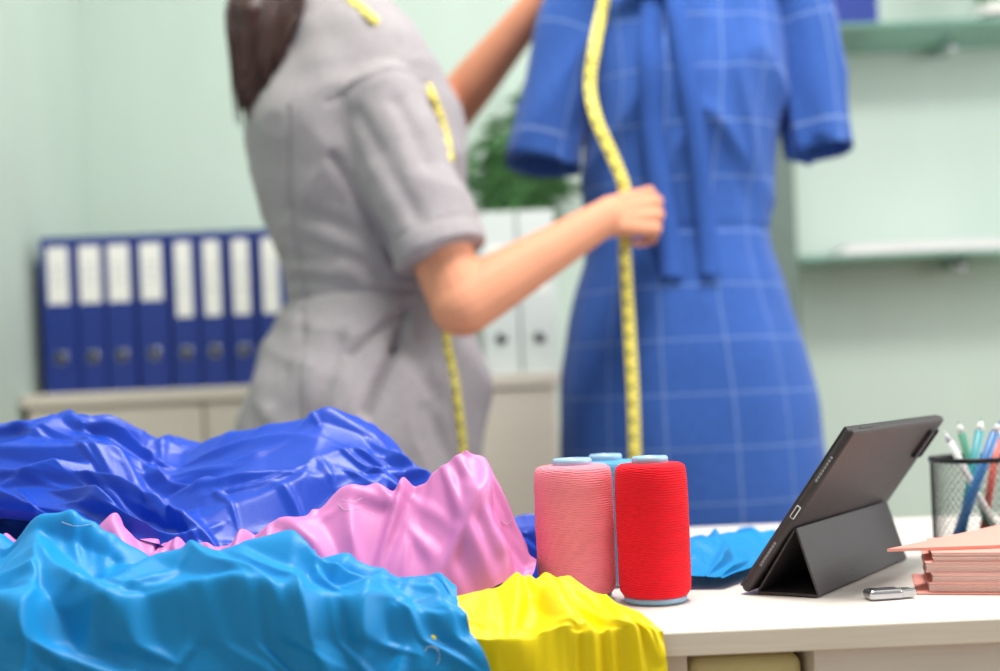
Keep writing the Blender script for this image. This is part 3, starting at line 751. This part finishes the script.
def near_line(X_, Y_, pts_):
    best = np.full_like(X_, 1e9); side = np.zeros_like(X_); tt = np.zeros_like(X_); nx_ = np.zeros_like(X_); ny_ = np.zeros_like(X_)
    m_ = len(pts_)-1
    for k in range(m_):
        (ax_,ay_),(bx_,by_) = pts_[k][:2],pts_[k+1][:2]; ux, uy = bx_-ax_, by_-ay_; l2 = ux*ux+uy*uy+1e-12
        t = np.clip(((X_-ax_)*ux+(Y_-ay_)*uy)/l2, 0, 1); dx = X_-ax_-t*ux; dy = Y_-ay_-t*uy; d2 = dx*dx+dy*dy
        m2 = d2 < best; best = np.where(m2, d2, best); l = math.sqrt(l2)
        side = np.where(m2, (dx*(-uy)+dy*ux)/l, side); tt = np.where(m2, k+t, tt); nx_ = np.where(m2, -uy/l, nx_); ny_ = np.where(m2, ux/l, ny_)
    return np.sqrt(best), side, tt, nx_, ny_
def fold_field(S_, T_, folds):
    H_ = np.zeros_like(S_); LX = np.zeros_like(S_); LY = np.zeros_like(S_)
    for pts_, amp, wd, asym, sgn, _ in folds:
        d, side, tt, nx_, ny_ = near_line(S_, T_, pts_); tt = tt/(len(pts_)-1)
        eps = 0.0014; d = np.sqrt(d*d+eps*eps)-eps
        wl = np.where(side*sgn > 0, wd*asym, wd)*(0.5+0.5*np.sin(np.pi*np.clip(tt,0,1)))
        hh = amp*np.exp(-d/(wl+0.002))*np.sin(np.pi*np.clip(tt,0.02,0.98))**0.6
        H_ += hh; k_ = 0.9*(1-asym)+0.2
        LX += nx_*sgn*hh*k_; LY += ny_*sgn*hh*k_
    return H_, LX, LY
def roofs(S_, T_, seed, n, w, h, base, spread, A0, A1, La, Lb0, Lb1):
    """network of straight-sided folds: the highest of many small tent roofs at every point"""
    rnd = random.Random(seed); out = np.zeros_like(S_)
    for i in range(n):
        x, y = rnd.uniform(-0.02,w+0.02), rnd.uniform(-0.02,h+0.02); th = base+rnd.gauss(0,spread)
        c_, s_ = math.cos(th), math.sin(th); a = (S_-x)*c_+(T_-y)*s_; b_ = -(S_-x)*s_+(T_-y)*c_
        L1 = rnd.uniform(*La); lb = rnd.uniform(Lb0,Lb1); lb2 = lb*rnd.uniform(0.3,1.0); am = rnd.uniform(A0,A1)
        b_ = b_+rnd.gauss(0,1.2)*a*a
        out = np.maximum(out, am*(1-np.abs(a)/L1-np.where(b_ > 0, b_/lb, -b_/lb2)))
    return out
def blur(Z, it):
    for _ in range(it):
        Q = Z.copy(); Q[1:-1,1:-1] = (Z[1:-1,1:-1]*2+Z[:-2,1:-1]+Z[2:,1:-1]+Z[1:-1,:-2]+Z[1:-1,2:])/6; Z = Q
    return Z
def env_h(X_, Y_, ridges, lumps_):
    out = np.zeros_like(X_)
    for pts_, wf, wb, pw in ridges:     # crest lines (x, y, height), falloff widths towards viewer / away
        d, side, tt, nx_, ny_ = near_line(X_, Y_, pts_)
        hh = np.interp(tt, np.arange(len(pts_)), [p[2] for p in pts_])
        yy = np.interp(tt, np.arange(len(pts_)), [p[1] for p in pts_])
        wd = np.where(Y_ < yy, wf, wb)
        out = np.maximum(out, hh*np.clip(1-d/wd,0,1)**pw)
    for (lx,ly,hh,rx,ry,pw) in lumps_:
        r = np.clip(1-((X_-lx)/rx)**2-((Y_-ly)/ry)**2,0,1)**pw
        out = np.maximum(out, hh*r)
    return out
def drape(name, back, front, left, right, mt, env, folds, rf, step=0.0024, gain=1.0, seed=0, eb=5, hemfall=0.0):
    """fabric built as a folded sheet between its four hems, lifted over the heap beneath it"""
    fb, Lb = polyl(back); ff, Lf = polyl(front); fl, Ll = polyl(left); fr, Lr = polyl(right)
    w = max(Lb,Lf); h = max(Ll,Lr); nx = int(w/step); ny = int(h/step)
    u, v = np.meshgrid(np.linspace(0,1,nx+1), np.linspace(0,1,ny+1))
    B_, F_, L_, R_ = fb(u), ff(u), fl(v), fr(v)
    e = lambda a_: a_[...,None]
    P = B_*e(1-v)+F_*e(v)+L_*e(1-u)+R_*e(u)-(e((1-u)*(1-v))*fb(np.array(0.0))+e(u*(1-v))*fb(np.array(1.0))+e((1-u)*v)*ff(np.array(0.0))+e(u*v)*ff(np.array(1.0)))
    S_, T_ = u*w, v*h
    nz = np.array([[noise.noise(Vector((a_*7,b_*7,seed))) for a_, b_ in zip(ra, rb)] for ra, rb in zip(S_, T_)])
    nz2 = np.array([[noise.noise(Vector((a_*7+9,b_*7,seed+4))) for a_, b_ in zip(ra, rb)] for ra, rb in zip(S_, T_)])
    top = P[...,1] > TY0-0.006
    ez = TZ+0.003+env_h(P[...,0]+0.008*nz, P[...,1]+0.008*nz2, *env)
    d = np.where(top, np.maximum(ez-P[...,2],0), 0)
    if hemfall > 0: d = d*np.clip((1-v)*h/hemfall,0,1)**0.6
    P[...,2] += blur(d, eb)
    Sw, Tw = S_+0.022*nz, T_+0.022*nz2
    H_, LX, LY = fold_field(Sw, Tw, folds)
    R_h = sum(roofs(Sw, Tw, seed*10+i, *([r[0]]+[w,h]+list(r[1:]))) for i, r in enumerate(rf))
    H_ = blur(H_+R_h, 1); H_ = H_-np.mean(H_)*0.8
    edge = np.minimum(np.minimum(u*w,(1-u)*w), np.minimum(v*h,(1-v)*h)); k = 0.3+0.7*np.clip(edge/0.02,0,1)
    H_ = H_*k*gain
    dU = np.gradient(P, axis=1); dV = np.gradient(P, axis=0); Nn = np.cross(dV, dU); Nn /= np.linalg.norm(Nn,axis=-1,keepdims=True)+1e-12
    for _ in range(14): Nn[1:-1,1:-1] = (Nn[1:-1,1:-1]+Nn[:-2,1:-1]+Nn[2:,1:-1]+Nn[1:-1,:-2]+Nn[1:-1,2:])/5
    Nn /= np.linalg.norm(Nn,axis=-1,keepdims=True)+1e-12
    Nn = np.where(Nn[...,2:3]+(-Nn[...,1:2]) < 0, -Nn, Nn)
    tU = dU/(np.linalg.norm(dU,axis=-1,keepdims=True)+1e-12); tV = dV/(np.linalg.norm(dV,axis=-1,keepdims=True)+1e-12)
    P = P+Nn*e(H_)+tU*e(LX*k*gain)+tV*e(LY*k*gain)
    P[...,2] = np.where(P[...,1] > TY0, np.maximum(P[...,2], TZ+0.0015), P[...,2])
    verts = P.reshape(-1,3).tolist()
    faces = [(j*(nx+1)+i, j*(nx+1)+i+1, (j+1)*(nx+1)+i+1, (j+1)*(nx+1)+i) for j in range(ny) for i in range(nx)]
    me = bpy.data.meshes.new(name); me.from_pydata(verts, [], faces); me.materials.append(mt); smooth(me)
    ob = link(bpy.data.objects.new(name, me))
    sb = ob.modifiers.new('sub','SUBSURF'); sb.levels = 1; sb.render_levels = 1
    return ob
def fs(seed, w, h, base, big, mid, small):
    return fold_set(seed,big,w,h,base,0.45,0.14,0.30,0.008,0.018,0.014,0.026)+fold_set(seed+1,mid,w,h,base+0.3,0.8,0.07,0.15,0.004,0.008,0.006,0.012)+fold_set(seed+2,small,w,h,base,1.2,0.03,0.08,0.0015,0.003,0.003,0.006)
blue = drape('royal_blue_fabric', [(-0.72,1.32,0.755),(-0.3,1.33,0.755),(0.05,1.24,0.755)],
   [W(-80,505,1.0),W(10,508,0.995),W(70,520,0.99),W(120,532,0.985),W(185,552,0.972),(-0.205,0.99,0.785),(-0.15,1.025,0.775),(-0.08,1.055,0.765),(0.0,1.085,0.757),(0.05,1.11,0.755)],
   [(-0.72,1.32,0.755),(-0.70,1.15,0.80),W(-80,505,1.0)], [(0.05,1.24,0.755),(0.065,1.17,0.757),(0.05,1.11,0.755)], M['royal'],
   ([([(-0.70,1.13,.148),(-0.52,1.13,.166),(-0.47,1.13,.162),(-0.42,1.12,.154),(-0.367,1.13,.160),(-0.333,1.14,.140),(-0.30,1.15,.134),(-0.26,1.14,.142),(-0.217,1.13,.154),(-0.16,1.13,.165),(-0.13,1.12,.148),(-0.097,1.11,.122),(-0.066,1.10,.086),(-0.03,1.11,.055),(0.03,1.15,.045)],0.26,0.20,0.9),
     ([(-0.16,1.13,.158),(-0.20,1.08,.122),(-0.28,1.03,.088)],0.07,0.07,0.9),([(-0.40,1.13,.155),(-0.34,1.08,.124),(-0.30,1.02,.088)],0.06,0.06,0.9),([(-0.55,1.13,.160),(-0.48,1.07,.12),(-0.42,1.01,.09)],0.07,0.07,0.9),
     ([(-0.10,1.11,.12),(-0.10,1.08,.07)],0.05,0.05,0.9)],[]),
   fs(21,0.78,0.42,0.25,12,16,20), [(58,0.3,0.5,0.010,0.023,(0.06,0.17),0.016,0.040),(110,0.7,0.8,0.003,0.007,(0.03,0.09),0.006,0.014)], seed=1, hemfall=0.05)
pink = drape('mauve_fabric', [(-0.50,1.07,0.775),(-0.2,1.075,0.775),(0.0,1.055,0.755)], [(-0.50,0.95,0.765),(-0.2,0.952,0.760),(-0.05,0.945,0.755),(0.010,0.955,0.754)],
   [(-0.50,1.07,0.775),(-0.50,0.95,0.765)], [(0.0,1.055,0.755),(0.024,1.0,0.755),(0.010,0.955,0.754)], M['pinkc'],
   ([([(-0.27,0.985,.058),(-0.22,0.985,.064),(-0.17,0.99,.078),(-0.135,1.0,.096),(-0.10,1.0,.098),(-0.068,1.0,.106),(-0.045,1.0,.126),(-0.028,1.0,.136),(-0.012,1.0,.120),(0.004,1.0,.082),(0.018,0.995,.036)],0.060,0.07,0.7),
     ([(-0.028,1.0,.132),(-0.018,0.975,.090),(0.000,0.958,.030)],0.030,0.03,0.8),([(-0.04,1.0,.122),(-0.065,0.975,.075),(-0.085,0.955,.030)],0.028,0.03,0.8),([(-0.10,1.0,.096),(-0.125,0.975,.060),(-0.15,0.955,.02)],0.03,0.03,0.8),
     ([(-0.42,0.985,.070),(-0.36,0.985,.082),(-0.30,0.985,.072)],0.045,0.06,0.8)],[]),
   fold_set(41,8,0.53,0.15,0.9,0.6,0.08,0.16,0.006,0.012,0.008,0.016), [(64,0.9,0.7,0.009,0.021,(0.04,0.10),0.010,0.022),(110,1.2,1.0,0.0025,0.006,(0.02,0.06),0.004,0.010)], step=0.0021, seed=2, eb=2)
yell = drape('yellow_fabric', [(-0.10,0.925,0.757),(0.0,0.938,0.757),(0.035,0.948,0.757),(0.073,0.925,0.755)], [(-0.10,0.846,0.66),(0.0,0.848,0.66),(0.114,0.850,0.66)],
   [(-0.10,0.925,0.757),(-0.10,0.868,0.757),(-0.10,0.852,0.74),(-0.10,0.846,0.66)], [(0.073,0.925,0.755),(0.100,0.872,0.755),(0.109,0.855,0.745),(0.114,0.850,0.66)], M['yel'],
   ([([(-0.06,0.90,.022),(-0.02,0.915,.028),(0.025,0.925,.030),(0.045,0.93,.034),(0.06,0.92,.022)],0.05,0.03,0.9),([(0.045,0.93,.034),(0.07,0.90,.018),(0.085,0.875,.014)],0.03,0.03,0.9),([(0.025,0.925,.030),(0.03,0.895,.024),(0.035,0.87,.014)],0.02,0.02,0.9)],[]),
   [], [(24,1.2,0.5,0.007,0.015,(0.05,0.12),0.010,0.020),(45,1.2,0.9,0.0015,0.0045,(0.02,0.06),0.005,0.010)], step=0.0021, seed=3, eb=2)
cyan = drape('cyan_fabric', [(-0.68,0.985,0.79),(-0.3,0.97,0.78),(-0.10,0.945,0.765),(-0.062,0.932,0.762)], [(-0.68,0.80,0.66),(-0.3,0.825,0.66),(0.004,0.834,0.66)],
   [(-0.68,0.985,0.79),(-0.68,0.9,0.82),(-0.68,0.84,0.78),(-0.68,0.80,0.66)], [(-0.062,0.932,0.762),(-0.040,0.90,0.780),W(458,622,0.868),W(486,660,0.842),(0.002,0.834,0.66)], M['cyan'],
   ([([(-0.68,0.95,.07),(-0.45,0.95,.075),(-0.385,0.94,.072),(-0.36,0.93,.088),(-0.335,0.93,.092),(-0.295,0.915,.068),(-0.277,0.90,.058),(-0.24,0.90,.066),(-0.20,0.90,.074),(-0.172,0.90,.062),(-0.15,0.90,.052),(-0.112,0.895,.046),(-0.075,0.89,.038),(-0.045,0.885,.022)],0.11,0.07,0.85),
     ([(-0.335,0.93,.090),(-0.325,0.895,.065),(-0.30,0.865,.035)],0.04,0.04,0.9),([(-0.20,0.90,.072),(-0.16,0.88,.050),(-0.11,0.865,.028)],0.035,0.035,0.9),([(-0.20,0.90,.072),(-0.235,0.88,.052),(-0.26,0.865,.030)],0.03,0.03,0.9)],[]),
   fs(81,0.72,0.27,0.75,10,12,16), [(50,0.8,0.5,0.012,0.025,(0.07,0.19),0.018,0.040),(90,1.1,0.8,0.003,0.007,(0.03,0.09),0.006,0.014)], seed=4, gain=0.95, eb=4)
teal = drape('teal_fabric', [(0.075,1.32,0.755),(0.33,1.30,0.755)], [(0.140,1.04,0.755),(0.185,1.03,0.755)],
   [(0.075,1.32,0.755),(0.135,1.18,0.755),(0.140,1.08,0.755),(0.140,1.04,0.755)], [(0.33,1.30,0.755),(0.26,1.14,0.755),(0.185,1.03,0.755)], M['cyan'],
   ([([(0.16,1.08,.018),(0.20,1.17,.028),(0.26,1.25,.022)],0.09,0.09,0.9)],[]), [], [(24,0.9,0.5,0.004,0.012,(0.05,0.15),0.012,0.03),(30,0.9,1,0.002,0.004,(0.03,0.06),0.006,0.012)], step=0.004, seed=5)
bpy.context.view_layer.update()
# frayed threads lying on the cloth edges
def threads(name, parent, mt, lst):
    b = B(); allc = [blue,pink,cyan,yell]
    for pts_ in lst:
        P_ = [hit(x,y,allc,0.0010) for x,y in pts_]; P_ = [p for p in P_ if p is not None]
        if len(P_) < 2: continue
        cc_ = [Vector(q) for q in catmull([tuple(p) for p in P_], 6)]
        for a_, z_ in zip(cc_[:-1], cc_[1:]):
            if 1e-5 < (z_-a_).length < 0.02: b.tube(a_, z_, 0.00020, 0.00020, mt, 5)
    if b.mats: b.obj(name, parent)
    else: b.bm.free()
threads('loose_threads', cyan, M['lgrey'], [[(425,652),(428,647),(436,648),(440,656),(437,665)],[(62,522),(75,526),(92,524)]])
threads('loose_threads_mauve', pink, M['lgrey'], [[(338,504),(346,510),(358,508)],[(342,500),(352,502),(362,498)],[(500,520),(506,524),(512,520)]])
# ------------------------------------------------------------------ lights
wd = bpy.data.worlds.new('world'); scene.world = wd; wd.use_nodes = True
wd.node_tree.nodes['Background'].inputs[0].default_value = (1.0,1.0,1.0,1); wd.node_tree.nodes['Background'].inputs[1].default_value = 0.50
def area(name, loc, tgt, sx, sy, e, col=(1,1,1)):
    l = bpy.data.lights.new(name,'AREA'); l.shape = 'RECTANGLE'; l.size = sx; l.size_y = sy; l.energy = e; l.color = col
    o = bpy.data.objects.new(name, l); scene.collection.objects.link(o); o.location = loc
    o.rotation_euler = (Vector(tgt)-Vector(loc)).to_track_quat('-Z','Y').to_euler(); return o
area('ceiling_light', (0.3,1.0,2.7), (0.0,1.3,0.7), 0.8, 0.5, 52, (1,0.98,0.95))
area('window_light', (XR-0.05,1.0,1.65), (0.0,1.3,0.9), 2.0, 1.4, 47, (0.98,0.99,1))
area('ceiling_light_back', (0.3,2.2,2.72), (0.3,2.6,1.0), 2.0, 0.8, 12, (1,1,1))
# ------------------------------------------------------------------ camera
cam = bpy.data.cameras.new('camera'); co = bpy.data.objects.new('camera', cam); scene.collection.objects.link(co)
cam.sensor_width = 36; cam.lens = 36*F/1000; cam.shift_y = (HY-335.5)/1000; cam.clip_start = 0.02
co.matrix_world = Matrix.Translation((0,0,CAMZ)) @ Matrix.Rotation(math.pi/2,4,'X') @ Matrix.Rotation(-ROLL,4,'Z')
cam.dof.use_dof = True; cam.dof.focus_distance = 0.97; cam.dof.aperture_fstop = 2.5
scene.camera = co
